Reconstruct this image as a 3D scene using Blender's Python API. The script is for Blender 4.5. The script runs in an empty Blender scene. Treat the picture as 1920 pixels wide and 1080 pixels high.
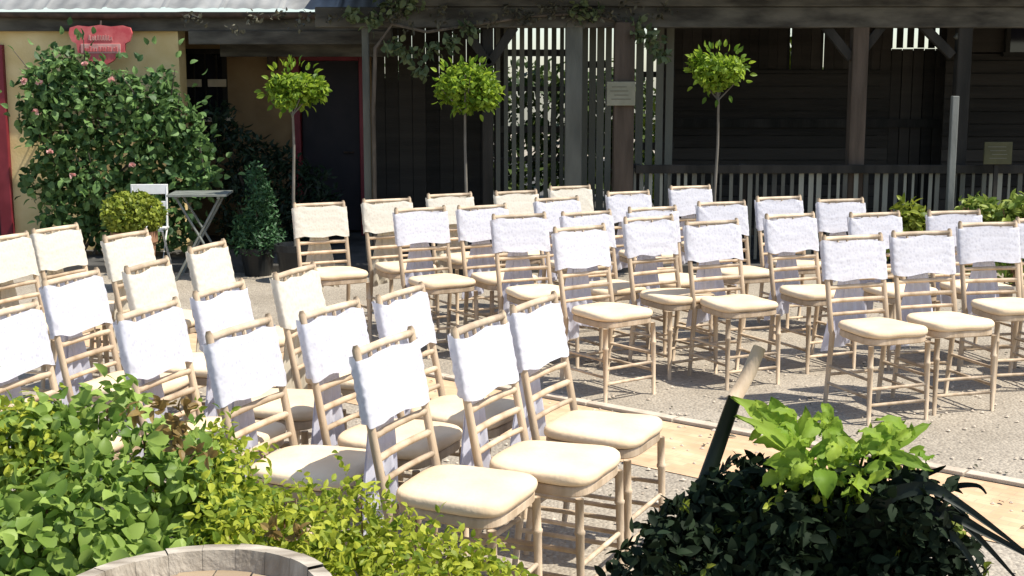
import bpy, bmesh, math, random
from mathutils import Vector, Matrix

# ------------------------------------------------------------------ camera, sky, sun, exposure
scene = bpy.context.scene
COL = scene.collection
PITCH = math.radians(8.8); FPX = 2400.0; EYE = 1.82; LIFT = .08
cam_d = bpy.data.cameras.new('camera'); cam = bpy.data.objects.new('camera', cam_d); COL.objects.link(cam)
cam.location = (0, 0, EYE); cam.rotation_euler = (math.pi/2 - PITCH, 0, 0)
cam_d.sensor_width = 36; cam_d.lens = 36*FPX/1920; cam_d.clip_end = 2000; cam_d.clip_start = 0.05
scene.camera = cam
world = bpy.data.worlds.new('World'); scene.world = world; world.use_nodes = True
SUN_EL = math.radians(60); SUN_AZ = math.radians(106)       # azimuth clockwise from +Y
wn = world.node_tree; bg = wn.nodes['Background']
sky = wn.nodes.new('ShaderNodeTexSky'); sky.sky_type = 'NISHITA'; sky.sun_disc = False
sky.sun_elevation = SUN_EL; sky.sun_rotation = SUN_AZ
wn.links.new(sky.outputs[0], bg.inputs[0]); bg.inputs[1].default_value = 0.13
sun_d = bpy.data.lights.new('sun', 'SUN'); sun_d.energy = 4.6; sun_d.angle = math.radians(0.5); sun_d.color = (1, .95, .86)
sun = bpy.data.objects.new('sun', sun_d); COL.objects.link(sun)
sdir = Vector((math.sin(SUN_AZ)*math.cos(SUN_EL), math.cos(SUN_AZ)*math.cos(SUN_EL), math.sin(SUN_EL)))
sun.rotation_euler = sdir.to_track_quat('Z', 'Y').to_euler(); sun.location = (6, -4, 12)
scene.view_settings.view_transform = 'Standard'; scene.view_settings.look = 'None'
scene.view_settings.exposure = 0.62; scene.view_settings.gamma = 1
R = random.Random(7)

def at(px, py, d=None, z=None):
    """world point seen at photo pixel (px, py) at distance d along +Y, or at height z"""
    u = (px-960)/FPX; v = (540-py)/FPX
    D = Vector((u, math.cos(PITCH)+v*math.sin(PITCH), -math.sin(PITCH)+v*math.cos(PITCH)))
    t = (z-EYE)/D.z if z is not None else d/D.y
    return Vector((0, 0, EYE)) + D*t

# ------------------------------------------------------------------ materials
def mat(name, col, col2=None, scale=8, rough=.75, bump=0, bscale=60, stretch=(1, 1, 1), detail=6, spec=.3, transl=0, island=0, lo=.35, hi=.65, vary=0):
    m = bpy.data.materials.new(name); m.use_nodes = True; t = m.node_tree; b = t.nodes['Principled BSDF']
    b.inputs['Roughness'].default_value = rough; b.inputs['Specular IOR Level'].default_value = spec
    L = t.links; N = t.nodes
    tc = N.new('ShaderNodeTexCoord'); mp = N.new('ShaderNodeMapping'); mp.inputs['Scale'].default_value = stretch
    L.new(tc.outputs['Object'], mp.inputs[0])
    c1 = (*col, 1); c2 = (*(col2 or col), 1)
    nz = N.new('ShaderNodeTexNoise'); nz.inputs['Scale'].default_value = scale; nz.inputs['Detail'].default_value = detail
    L.new(mp.outputs[0], nz.inputs[0])
    rp = N.new('ShaderNodeValToRGB'); e = rp.color_ramp.elements
    e[0].position = lo; e[0].color = c1; e[1].position = hi; e[1].color = c2
    if island:
        ge = N.new('ShaderNodeNewGeometry'); mx = N.new('ShaderNodeMix'); mx.data_type = 'FLOAT'; mx.inputs[0].default_value = island
        L.new(nz.outputs[0], mx.inputs[2]); L.new(ge.outputs['Random Per Island'], mx.inputs[3]); L.new(mx.outputs[0], rp.inputs[0])
        if transl == 0: e[0].position = .2; e[1].position = .8
        else: e[0].position = .12; e[1].position = .88
    else:
        L.new(nz.outputs[0], rp.inputs[0])
    if vary:
        oi = N.new('ShaderNodeObjectInfo'); mr = N.new('ShaderNodeMapRange'); mr.inputs[3].default_value = 1-vary; mr.inputs[4].default_value = 1+vary*.6
        L.new(oi.outputs['Random'], mr.inputs[0]); hs = N.new('ShaderNodeHueSaturation'); L.new(mr.outputs[0], hs.inputs['Value']); L.new(rp.outputs[0], hs.inputs['Color']); L.new(hs.outputs[0], b.inputs['Base Color'])
    else: L.new(rp.outputs[0], b.inputs['Base Color'])
    if bump:
        bn = N.new('ShaderNodeTexNoise'); bn.inputs['Scale'].default_value = bscale; bn.inputs['Detail'].default_value = 4
        L.new(mp.outputs[0], bn.inputs[0])
        bp = N.new('ShaderNodeBump'); bp.inputs['Strength'].default_value = bump; bp.inputs['Distance'].default_value = .01
        L.new(bn.outputs[0], bp.inputs['Height']); L.new(bp.outputs[0], b.inputs['Normal'])
    if transl:
        tr = N.new('ShaderNodeBsdfTranslucent'); ms = N.new('ShaderNodeMixShader'); ms.inputs[0].default_value = transl
        L.new(rp.outputs[0], tr.inputs[0]); L.new(b.outputs[0], ms.inputs[1]); L.new(tr.outputs[0], ms.inputs[2])
        L.new(ms.outputs[0], N['Material Output'].inputs[0])
    return m

def lace(name, a, b_):
    m = bpy.data.materials.new(name); m.use_nodes = True; t = m.node_tree; N = t.nodes; L = t.links; b = N['Principled BSDF']
    b.inputs['Roughness'].default_value = .85; b.inputs['Specular IOR Level'].default_value = .1
    tc = N.new('ShaderNodeTexCoord')
    v = N.new('ShaderNodeTexVoronoi'); v.inputs['Scale'].default_value = 52; v.feature = 'F1'
    n = N.new('ShaderNodeTexNoise'); n.inputs['Scale'].default_value = 26; n.inputs['Detail'].default_value = 7; n.inputs['Roughness'].default_value = .7
    L.new(tc.outputs['Object'], v.inputs[0]); L.new(tc.outputs['Object'], n.inputs[0])
    mm = N.new('ShaderNodeMath'); mm.operation = 'ADD'; L.new(v.outputs['Distance'], mm.inputs[0]); L.new(n.outputs[0], mm.inputs[1])
    rp = N.new('ShaderNodeValToRGB'); e = rp.color_ramp.elements
    e[0].position = .5; e[0].color = (*b_, 1); e[1].position = 1.05; e[1].color = (*a, 1)
    L.new(mm.outputs[0], rp.inputs[0]); L.new(rp.outputs[0], b.inputs['Base Color'])
    bp = N.new('ShaderNodeBump'); bp.inputs['Strength'].default_value = .28; bp.inputs['Distance'].default_value = .004
    L.new(mm.outputs[0], bp.inputs['Height']); L.new(bp.outputs[0], b.inputs['Normal'])
    tr = N.new('ShaderNodeBsdfTranslucent'); ms = N.new('ShaderNodeMixShader'); ms.inputs[0].default_value = .3
    L.new(rp.outputs[0], tr.inputs[0]); L.new(b.outputs[0], ms.inputs[1]); L.new(tr.outputs[0], ms.inputs[2]); L.new(ms.outputs[0], N['Material Output'].inputs[0])
    return m

def leafmat(name, a, b, transl=.35, rough=.5, spec=.3):
    return mat(name, a, b, scale=3, rough=rough, island=.75, transl=transl, spec=spec)

M = {}
M['chair_wood'] = mat('limewashed_wood', (.38, .28, .18), (.60, .47, .33), scale=14, stretch=(1, 1, .25), rough=.6, bump=.25, bscale=90, vary=.22)
M['cushion'] = mat('cream_cushion', (.70, .53, .34), (.80, .64, .44), scale=5, rough=.85, bump=.2, bscale=60, vary=.10)
M['lace_white'] = lace('white_lace', (.72, .72, .77), (.58, .58, .64))
M['lace_ivory'] = lace('ivory_lace', (.76, .72, .62), (.67, .62, .52))
M['satin'] = mat('satin_ribbon', (.66, .66, .76), (.78, .78, .84), scale=6, rough=.4, spec=.4, transl=.25)
M['satin_ivory'] = mat('ivory_ribbon', (.66, .60, .48), (.76, .70, .58), scale=6, rough=.4, spec=.4, transl=.25)
M['yellow'] = mat('yellow_render', (.62, .46, .20), (.74, .58, .30), scale=3, rough=.9, bump=.3, bscale=40)
M['red_paint'] = mat('red_paint', (.16, .014, .022), (.22, .025, .035), scale=5, rough=.45)
M['black_in'] = mat('interior_shade', (.012, .010, .014), (.02, .016, .02), scale=4, rough=.6)  # shade inside the door openings, put into a near-black colour
M['sign_red'] = mat('faded_red_paint', (.50, .07, .08), (.62, .16, .15), scale=9, rough=.6)
M['sign_pale'] = mat('pale_sign_paint', (.50, .22, .20), (.62, .34, .30), scale=15, rough=.7)
M['tin'] = mat('grey_roof_sheet', (.16, .16, .152), (.28, .28, .265), scale=3.5, stretch=(1, .6, 1), rough=.6, bump=.2, bscale=30)
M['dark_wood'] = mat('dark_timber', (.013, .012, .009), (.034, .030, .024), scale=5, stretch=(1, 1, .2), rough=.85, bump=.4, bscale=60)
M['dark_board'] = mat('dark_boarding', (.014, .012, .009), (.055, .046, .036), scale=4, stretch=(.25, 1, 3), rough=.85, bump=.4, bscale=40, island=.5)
M['brown_post'] = mat('brown_oak', (.050, .037, .025), (.095, .07, .05), scale=6, stretch=(2, 2, .25), rough=.85, bump=.4, bscale=50)
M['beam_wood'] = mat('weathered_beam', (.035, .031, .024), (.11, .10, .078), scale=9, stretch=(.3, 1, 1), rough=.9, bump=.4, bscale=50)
M['grey_wood'] = mat('weathered_grey_wood', (.05, .05, .042), (.26, .26, .21), scale=7, stretch=(1, 1, .3), rough=.9, bump=.3, bscale=60, island=.6)
M['gate_wood'] = mat('gate_wood', (.045, .047, .038), (.14, .14, .11), scale=7, stretch=(1, 1, .3), rough=.9, bump=.3, bscale=60, island=.6)
M['pale_post'] = mat('pale_grey_post', (.13, .135, .12), (.20, .205, .185), scale=7, stretch=(1, 1, .3), rough=.85, bump=.3)
M['board_cream'] = mat('cream_board', (.19, .185, .125), (.25, .24, .17), scale=6, rough=.7)
M['board_olive'] = mat('olive_board', (.055, .052, .022), (.085, .08, .035), scale=6, rough=.7)
M['ink'] = mat('faded_ink', (.11, .105, .075), (.14, .13, .09), scale=9)
M['glass'] = mat('dark_glass', (.012, .013, .018), (.02, .02, .028), scale=2, rough=.08, spec=.6)
M['white_paint'] = mat('white_paint', (.66, .66, .62), (.78, .78, .75), scale=8, rough=.5)
M['sash_paint'] = mat('cream_paint', (.55, .45, .30), (.65, .55, .40), scale=8, rough=.6)
M['table_metal'] = mat('grey_green_metal', (.15, .16, .14), (.23, .245, .215), scale=10, rough=.5)
M['terracotta'] = mat('terracotta', (.22, .11, .06), (.34, .19, .11), scale=9, rough=.9, bump=.2)
M['dark_pot'] = mat('black_glazed_pot', (.010, .011, .012), (.020, .022, .022), scale=5, rough=.35)
M['soil'] = mat('soil', (.03, .02, .013), (.07, .05, .035), scale=30, rough=1, bump=.6)
M['oak_pale'] = mat('weathered_oak', (.24, .20, .15), (.50, .44, .35), scale=7, stretch=(1, 4, 1), rough=.9, bump=.5, bscale=45)
M['oak_head'] = mat('oak_barrel_head', (.20, .14, .085), (.38, .29, .19), scale=4, stretch=(.4, 6, 1), rough=.9, bump=.5, bscale=45, island=.4)
M['iron'] = mat('rusty_iron', (.04, .03, .025), (.09, .06, .045), scale=12, rough=.7)
M['bark'] = mat('bark', (.07, .055, .04), (.15, .12, .09), scale=12, stretch=(1, 1, .3), rough=.95, bump=.5)
M['pale_bark'] = mat('pale_stem_bark', (.10, .09, .07), (.20, .18, .15), scale=12, stretch=(1, 1, .3), rough=.9, bump=.4)
M['twig'] = mat('red_brown_twig', (.16, .08, .045), (.26, .16, .09), scale=12, rough=.9)
M['rose_leaf'] = leafmat('rose_leaf', (.022, .065, .02), (.20, .33, .10), transl=.35)
M['bay_leaf'] = leafmat('lime_crown_leaf', (.09, .18, .015), (.36, .48, .045), transl=.5)
M['box_leaf'] = leafmat('box_leaf', (.10, .15, .014), (.34, .38, .05))
M['cone_leaf'] = leafmat('conifer_leaf', (.02, .06, .022), (.06, .14, .05), transl=.2)
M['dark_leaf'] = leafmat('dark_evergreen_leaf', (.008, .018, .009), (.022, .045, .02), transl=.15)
M['shrub_leaf'] = leafmat('rounded_green_leaf', (.11, .20, .028), (.38, .50, .11), transl=.45)
M['gold_leaf'] = leafmat('golden_leaf', (.13, .21, .018), (.58, .60, .07), transl=.5)
M['red_leaf'] = leafmat('bronze_young_leaf', (.16, .10, .03), (.32, .22, .07))
M['lime_leaf'] = leafmat('broad_lime_leaf', (.14, .27, .02), (.38, .50, .06), transl=.5, rough=.6)
M['shade_leaf'] = leafmat('shade_painted_leaf', (.006, .011, .005), (.014, .026, .010), transl=.05, rough=.7, spec=.12)  # shade on the foliage mound is put into this near-black leaf colour
M['sword_leaf'] = leafmat('shade_painted_sword_leaf', (.006, .010, .007), (.012, .02, .012), transl=.05, rough=.5, spec=.2)  # near-black carries painted shade on the strap leaves and handle shaft
M['hedge_leaf'] = leafmat('hedge_leaf', (.02, .05, .01), (.11, .15, .035), transl=.3)
M['vine_leaf'] = leafmat('vine_leaf', (.06, .09, .035), (.20, .24, .11), transl=.35)
M['dry_leaf'] = leafmat('dry_brown_leaf', (.03, .028, .018), (.13, .12, .075), transl=.2)
M['flower_pink'] = leafmat('pink_petal', (.62, .25, .24), (.75, .48, .42))
M['low_leaf'] = leafmat('low_border_leaf', (.10, .18, .02), (.36, .42, .09), transl=.4)

# ground: pale gravel
def ground_mat():
    m = bpy.data.materials.new('pale_gravel'); m.use_nodes = True; t = m.node_tree; N = t.nodes; L = t.links; b = N['Principled BSDF']
    b.inputs['Roughness'].default_value = .95; b.inputs['Specular IOR Level'].default_value = .1
    tc = N.new('ShaderNodeTexCoord')
    v = N.new('ShaderNodeTexVoronoi'); v.inputs['Scale'].default_value = 55; L.new(tc.outputs['Object'], v.inputs[0])
    n = N.new('ShaderNodeTexNoise'); n.inputs['Scale'].default_value = 1.3; n.inputs['Detail'].default_value = 8; L.new(tc.outputs['Object'], n.inputs[0])
    r1 = N.new('ShaderNodeValToRGB'); e = r1.color_ramp.elements; e[0].position = .3; e[0].color = (.28, .242, .19, 1); e[1].position = .7; e[1].color = (.39, .342, .275, 1)
    L.new(n.outputs[0], r1.inputs[0])
    sep = N.new('ShaderNodeSeparateColor'); L.new(v.outputs['Color'], sep.inputs[0])
    r2 = N.new('ShaderNodeValToRGB'); e = r2.color_ramp.elements; e[0].color = (.80, .79, .78, 1); e[1].color = (1.1, 1.1, 1.08, 1); L.new(sep.outputs[0], r2.inputs[0])
    mx = N.new('ShaderNodeMix'); mx.data_type = 'RGBA'; mx.blend_type = 'MULTIPLY'; mx.inputs[0].default_value = 1
    L.new(r1.outputs[0], mx.inputs[6]); L.new(r2.outputs[0], mx.inputs[7]); L.new(mx.outputs[2], b.inputs['Base Color'])
    bp = N.new('ShaderNodeBump'); bp.inputs['Strength'].default_value = .7; bp.inputs['Distance'].default_value = .012
    L.new(v.outputs['Distance'], bp.inputs['Height']); bp.invert = True; L.new(bp.outputs[0], b.inputs['Normal'])
    return m
def brick_mat():
    m = bpy.data.materials.new('tan_brick_paving'); m.use_nodes = True; t = m.node_tree; N = t.nodes; L = t.links; b = N['Principled BSDF']
    b.inputs['Roughness'].default_value = .9; b.inputs['Specular IOR Level'].default_value = .15
    tc = N.new('ShaderNodeTexCoord'); br = N.new('ShaderNodeTexBrick'); br.inputs['Scale'].default_value = 4.6
    br.inputs['Color1'].default_value = (.56, .36, .21, 1); br.inputs['Color2'].default_value = (.64, .44, .27, 1); br.inputs['Mortar'].default_value = (.48, .35, .23, 1); br.inputs['Mortar Size'].default_value = .012
    L.new(tc.outputs['Object'], br.inputs[0])
    n = N.new('ShaderNodeTexNoise'); n.inputs['Scale'].default_value = 5; n.inputs['Detail'].default_value = 8; L.new(tc.outputs['Object'], n.inputs[0])
    r = N.new('ShaderNodeValToRGB'); e = r.color_ramp.elements; e[0].position = .3; e[0].color = (.75, .74, .72, 1); e[1].position = .7; e[1].color = (1.1, 1.1, 1.1, 1); L.new(n.outputs[0], r.inputs[0])
    mx = N.new('ShaderNodeMix'); mx.data_type = 'RGBA'; mx.blend_type = 'MULTIPLY'; mx.inputs[0].default_value = 1
    L.new(br.outputs[0], mx.inputs[6]); L.new(r.outputs[0], mx.inputs[7]); L.new(mx.outputs[2], b.inputs['Base Color'])
    return m
M['flags'] = mat('dark_flagstones', (.05, .048, .042), (.10, .095, .085), scale=3, rough=.95, bump=.3)
M['ground'] = ground_mat(); M['brick'] = brick_mat()
M['edging'] = mat('pale_stone_edging', (.42, .345, .26), (.54, .46, .36), scale=9, rough=.9, bump=.3)

# ------------------------------------------------------------------ mesh helpers
class MB:
    def __init__(s): s.v = []; s.f = []; s.smooth = False
    def add(s, vs, fs):
        o = len(s.v); s.v += [tuple(x) for x in vs]; s.f += [tuple(i+o for i in f) for f in fs]
    def box(s, c, size, rot=None):
        c = Vector(c); h = Vector(size)/2
        vs = [Vector((x, y, z)) for z in (-h.z, h.z) for y in (-h.y, h.y) for x in (-h.x, h.x)]
        if rot: vs = [rot @ v for v in vs]
        s.add([v+c for v in vs], [(0, 2, 3, 1), (4, 5, 7, 6), (0, 1, 5, 4), (2, 6, 7, 3), (0, 4, 6, 2), (1, 3, 7, 5)])
    def bar(s, a, b, w, d=None, up=(0, 0, 1)):
        a = Vector(a); b = Vector(b); d = d or w; z = (b-a).normalized(); up = Vector(up)
        if abs(z.dot(up)) > .99: up = Vector((0, 1, 0))
        x = z.cross(up).normalized(); y = z.cross(x)
        vs = []
        for p in (a, b):
            for (i, j) in ((-1, -1), (1, -1), (1, 1), (-1, 1)): vs.append(p + x*i*w/2 + y*j*d/2)
        s.add(vs, [(3, 2, 1, 0), (4, 5, 6, 7), (0, 1, 5, 4), (1, 2, 6, 5), (2, 3, 7, 6), (3, 0, 4, 7)])
    def tube(s, pts, rad, n=8):
        pts = [Vector(p) for p in pts]; k = len(pts)
        rad = rad if isinstance(rad, (list, tuple)) else [rad]*k
        vs = []; fs = []
        for i, p in enumerate(pts):
            t = (pts[min(i+1, k-1)]-pts[max(i-1, 0)]).normalized()
            up = Vector((0, 0, 1)) if abs(t.z) < .9 else Vector((0, 1, 0))
            x = t.cross(up).normalized(); y = t.cross(x)
            for j in range(n):
                a = 2*math.pi*j/n; vs.append(p + (x*math.cos(a)+y*math.sin(a))*rad[i])
        for i in range(k-1):
            for j in range(n):
                fs.append((i*n+j, i*n+(j+1) % n, (i+1)*n+(j+1) % n, (i+1)*n+j))
        fs.append(tuple(range(n))); fs.append(tuple((k-1)*n+j for j in reversed(range(n))))
        s.add(vs, fs)
    def lathe(s, prof, c=(0, 0, 0), n=28, wob=0):
        c = Vector(c); vs = []; fs = []; k = len(prof)
        for (r, z) in prof:
            for j in range(n):
                a = 2*math.pi*j/n; rr = r*(1+wob*math.sin(3*a+z*9)); vs.append(c+Vector((rr*math.cos(a), rr*math.sin(a), z)))
        for i in range(k-1):
            for j in range(n): fs.append((i*n+j, i*n+(j+1) % n, (i+1)*n+(j+1) % n, (i+1)*n+j))
        s.add(vs, fs)
    def leaf(s, p, d, nrm, L, W, fold=.25, droop=.15):
        d = d.normalized(); x = d.cross(nrm)
        if x.length < 1e-4: x = d.orthogonal()
        x.normalize(); n = x.cross(d).normalized()
        mid = [p, p+d*L*.3+n*L*.03, p+d*L*.65+n*L*(.03-droop*.35), p+d*L-n*L*droop]
        v = list(mid); sp = ((.12, .30), (.38, .50), (.66, .40), (.86, .20))
        for sg in (1, -1):
            for q, w in sp: v.append(p+d*L*q+x*(sg*W*w)+n*(W*fold*w*2-L*droop*q*q*.9))
        f = []
        for o, fl in ((4, 0), (8, 1)):
            for g in ((0, 1, o+1, o), (1, 2, o+2, o+1), (2, o+3, o+2), (2, 3, o+3)): f.append(g[::-1] if fl else g)
        s.add(v, f)
    def build(s, name, m, parent=None, smooth=False, bevel=0):
        me = bpy.data.meshes.new(name); me.from_pydata(s.v, [], s.f); me.validate(); me.update()
        if bevel:
            bm = bmesh.new(); bm.from_mesh(me)
            bmesh.ops.bevel(bm, geom=[e for e in bm.edges if len(e.link_faces) == 2 and e.calc_face_angle(0) > .6], offset=bevel, segments=2, affect='EDGES', profile=.5)
            bm.to_mesh(me); bm.free()
        if smooth:
            for p in me.polygons: p.use_smooth = True
        me.materials.append(m)
        o = bpy.data.objects.new(name, me); COL.objects.link(o)
        if parent: o.parent = parent
        return o

def thing(name, label, cat, loc=(0, 0, 0), rz=0, group=None):
    o = bpy.data.objects.new(name, None); COL.objects.link(o); o.location = loc; o.rotation_euler = (0, 0, rz)
    return tag(o, label, cat, group)
def tag(o, label, cat, group=None, kind=None):
    if label: o['label'] = label
    if cat: o['category'] = cat
    if group: o['group'] = group
    if kind: o['kind'] = kind
    return o
def structure(o): o['kind'] = 'structure'; return o
def dup(root, loc, rz, label):
    r = root.copy(); COL.objects.link(r); r.location = loc; r.rotation_euler = (0, 0, rz); r['label'] = label
    for ch in list(root.children):
        c = ch.copy(); COL.objects.link(c); c.parent = r
        for g in ch.children:
            d = g.copy(); COL.objects.link(d); d.parent = c
    return r

def rdir(rng, up=.3):
    while True:
        v = Vector((rng.uniform(-1, 1), rng.uniform(-1, 1), rng.uniform(-1, 1)))
        if .1 < v.length < 1: break
    v.normalize(); v.z += up; return v.normalized()
def foliage(mb, rng, clumps, n, L, W, var=.35, up=.5, shell=.55):
    """leaves spread through ellipsoid clumps [(centre, radii, weight)]"""
    tot = sum(c[2] for c in clumps)
    for (c, r, w) in clumps:
        c = Vector(c)
        for _ in range(int(n*w/tot)):
            d = rdir(rng, 0); q = rng.uniform(shell, 1.05)**.7 if rng.random() < .8 else rng.uniform(.1, shell)
            p = c+Vector((d.x*r[0]*q, d.y*r[1]*q, d.z*r[2]*q))
            nrm = (d*.7+rdir(rng, up)*.8).normalized(); dr = (d*.5+rdir(rng, -.1)).normalized()
            k = 1+rng.uniform(-var, var); mb.leaf(p, dr, nrm, L*k, W*k, fold=rng.uniform(.05, .35), droop=rng.uniform(0, .3))
def crown_clumps(rng, c, r, k, cr, low=-1.0):
    out = []; c = Vector(c)
    while len(out) < k:
        d = rdir(rng, 0); q = rng.uniform(.3, 1)
        if d.z < low: continue
        s = rng.uniform(.7, 1.3)*cr
        out.append((c+Vector((d.x*r[0]*q, d.y*r[1]*q, d.z*r[2]*q)), (s, s, s*.75), s*s))
    return out

# ------------------------------------------------------------------ ground, path
g = MB(); S = 60
g.add([(-S, -S, 0), (S, -S, 0), (S, S, 0), (-S, S, 0)], [(0, 1, 2, 3)])
structure(g.build('ground', M['ground']))
e0 = at(1225, 785, z=0).xy; e1 = at(1920, 915, z=0).xy; ang = math.atan2(e1.y-e0.y, e1.x-e0.x)
def strip(name, m, c, L, W, z):
    b = MB(); b.add([(-L/2, -W/2, 0), (L/2, -W/2, 0), (L/2, W/2, 0), (-L/2, W/2, 0)], [(0, 1, 2, 3)])
    o = b.build(name, m); o.location = (c[0], c[1], z); o.rotation_euler = (0, 0, ang); return structure(o)
u_ = Vector((math.cos(ang), math.sin(ang))); n_ = Vector((-math.sin(ang), math.cos(ang)))
strip('path', M['brick'], e0-n_*.42+u_*.5, 12, .8, .004)
eb = MB(); x = -6.0
while x < 6:
    l = R.uniform(.5, .7); eb.box((x+l/2, 0, .012), (l-.012, .07, .02)); x += l
o = eb.build('path_edging', M['edging'], bevel=.004); o.location = (*(e0+u_*.5+n_*.03), .0); o.rotation_euler = (0, 0, ang); structure(o)

tb = MB(); tb.box((0, 22.75, .02), (40, 20, .12)); structure(tb.build('terrace', M['flags'], bevel=.01))

rl = random.Random(8); b = MB()
for _ in range(520):
    p = Vector((rl.uniform(-2.5, 4.5), rl.uniform(3.6, 11), .012)); b.leaf(p, Vector((rl.uniform(-1, 1), rl.uniform(-1, 1), .05)), Vector((rl.uniform(-.4, .4), rl.uniform(-.4, .4), 1)), rl.uniform(.015, .045), rl.uniform(.01, .022))
tag(b.build('fallen_leaves', M['dry_leaf']), 'small dry leaves scattered over the pale gravel', 'leaf litter', None, 'stuff')
b = MB()
for _ in range(1500):
    c = Vector((rl.uniform(-2, 4.5), rl.uniform(3.6, 9), .006)); r = rl.uniform(.006, .015); n = 5; b.add([c+Vector((r*math.cos(a*1.2566)*rl.uniform(.7, 1.2), r*math.sin(a*1.2566)*rl.uniform(.7, 1.2), 0)) for a in range(n)]+[c+Vector((0, 0, r*.7))], [(i, (i+1) % n, n) for i in range(n)])
tag(b.build('loose_gravel', M['edging']), 'loose pale stones lying on the gravel', 'gravel', None, 'stuff')

# ------------------------------------------------------------------ farmhouse (sunlit yellow wall, recessed bay under the roof)
DW = 14.0; XC = (345-960)/2400*DW*1.0
house = thing('farmhouse', 'yellow rendered farmhouse with red door and grey sheet roof', 'house', (0, DW, LIFT))
def hb(name, m, c, size, parent=None, bevel=.006):
    b = MB(); b.box(c, size); return b.build(name, m, parent or house, bevel=bevel)
# local coords: y=0 wall face ; x world
w = MB()
DR = (-7.0, -5.46, 2.22)                 # red doorway
w.box((-8.5, .15, 1.25), (3.0, .3, 2.5)); w.box(((DR[0]+DR[1])/2, .15, (DR[2]+2.5)/2), (DR[1]-DR[0], .3, 2.5-DR[2])); w.box(((DR[1]+XC)/2, .15, 1.25), (XC-DR[1], .3, 2.5))
w.box((XC-.9, .9, 1.25), (.3, 1.19, 2.5))
w.build('wall', M['yellow'], house)
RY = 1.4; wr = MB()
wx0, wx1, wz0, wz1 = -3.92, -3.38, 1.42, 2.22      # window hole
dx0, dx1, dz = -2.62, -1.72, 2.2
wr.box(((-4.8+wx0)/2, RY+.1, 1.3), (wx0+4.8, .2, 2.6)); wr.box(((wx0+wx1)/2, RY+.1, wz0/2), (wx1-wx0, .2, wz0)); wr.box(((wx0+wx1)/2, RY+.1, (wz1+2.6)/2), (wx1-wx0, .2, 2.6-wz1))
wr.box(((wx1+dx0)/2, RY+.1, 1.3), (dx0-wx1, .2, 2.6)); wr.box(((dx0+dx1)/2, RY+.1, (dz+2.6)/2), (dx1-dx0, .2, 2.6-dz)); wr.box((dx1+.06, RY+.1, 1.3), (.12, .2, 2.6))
M['shaded_render'] = mat('render_with_shade', (.20, .125, .06), (.27, .18, .09), scale=3, rough=.9, bump=.3, bscale=40)  # shade of the recess put into a darker, browner wall colour
wr.build('wall', M['shaded_render'], house)
# red-framed door at far left; near-black slab paints the dark opening
d = hb('door', M['black_in'], ((DR[0]+DR[1])/2-.06, .16, DR[2]/2-.02), (DR[1]-DR[0]-.3, .05, DR[2]-.14)); tag(d, 'near black panel standing for the dark door opening in a red frame', None)
f = MB(); f.box((DR[1]-.07, .02, DR[2]/2), (.137, .16, DR[2]-.004)); f.box((DR[0]+.07, .02, DR[2]/2), (.137, .16, DR[2]-.004)); f.box(((DR[0]+DR[1])/2, .02, DR[2]-.07), (DR[1]-DR[0]-.28, .16, .135))
f.build('frame', M['red_paint'], d, bevel=.01)
h = MB(); h.tube([(DR[1]-.3, .12, 1.0), (DR[1]-.3, .06, 1.0), (DR[1]-.42, .06, 1.0)], .012); h.build('handle', M['iron'], d, smooth=True)
# recessed window
win = hb('window', M['glass'], ((wx0+wx1)/2, RY+.08, (wz0+wz1)/2), (wx1-wx0-.01, .02, wz1-wz0-.01), bevel=0)
f = MB(); zc = (wz0+wz1)/2; xm = (wx0+wx1)/2
f.box((xm, RY+.02, wz1-.03), (wx1-wx0, .07, .056)); f.box((xm, RY+.02, wz0+.03), (wx1-wx0, .07, .056))
for xx in (wx0+.03, wx1-.03): f.box((xx, RY+.02, zc), (.056, .07, wz1-wz0-.12))
for i in range(1, 4): f.box((wx0+(wx1-wx0)*i/4, RY+.045, zc), (.018, .03, wz1-wz0-.12))
f.build('frame', M['dark_wood'], win)
f = MB(); f.box((xm-.15, RY+.0, zc), (.22, .05, .09)); f.box((xm+.15, RY+.0, zc), (.22, .05, .09)); f.build('meeting_rail', M['sash_paint'], win, bevel=.005)
f = MB(); f.box((xm, RY-.04, wz0-.03), (wx1-wx0+.12, .14, .05)); f.build('sill', M['sash_paint'], win, bevel=.006)
# recessed red-framed door; near-black slab paints the dark opening
d2 = hb('door', M['black_in'], ((dx0+dx1)/2, RY+.12, dz/2), (dx1-dx0-.2, .05, dz-.1)); tag(d2, 'dark panel standing for the shaded door opening in a deep red frame', None)
f = MB()
for xx in (dx0+.05, dx1-.05): f.box((xx, RY+.03, dz/2), (.096, .12, dz-.002))
f.box(((dx0+dx1)/2, RY+.03, dz-.06), (dx1-dx0-.2, .12, .12)); f.build('frame', M['red_paint'], d2, bevel=.008)
h = MB(); h.tube([(dx1-.2, RY+.1, 1.0), (dx1-.2, RY+.03, 1.0), (dx1-.3, RY+.03, 1.0)], .012); h.build('handle', M['iron'], d2, smooth=True)
# letter plate between
hb('lamp_box', M['iron'], (-2.83, RY-.05, 2.05), (.11, .1, .16))
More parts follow.
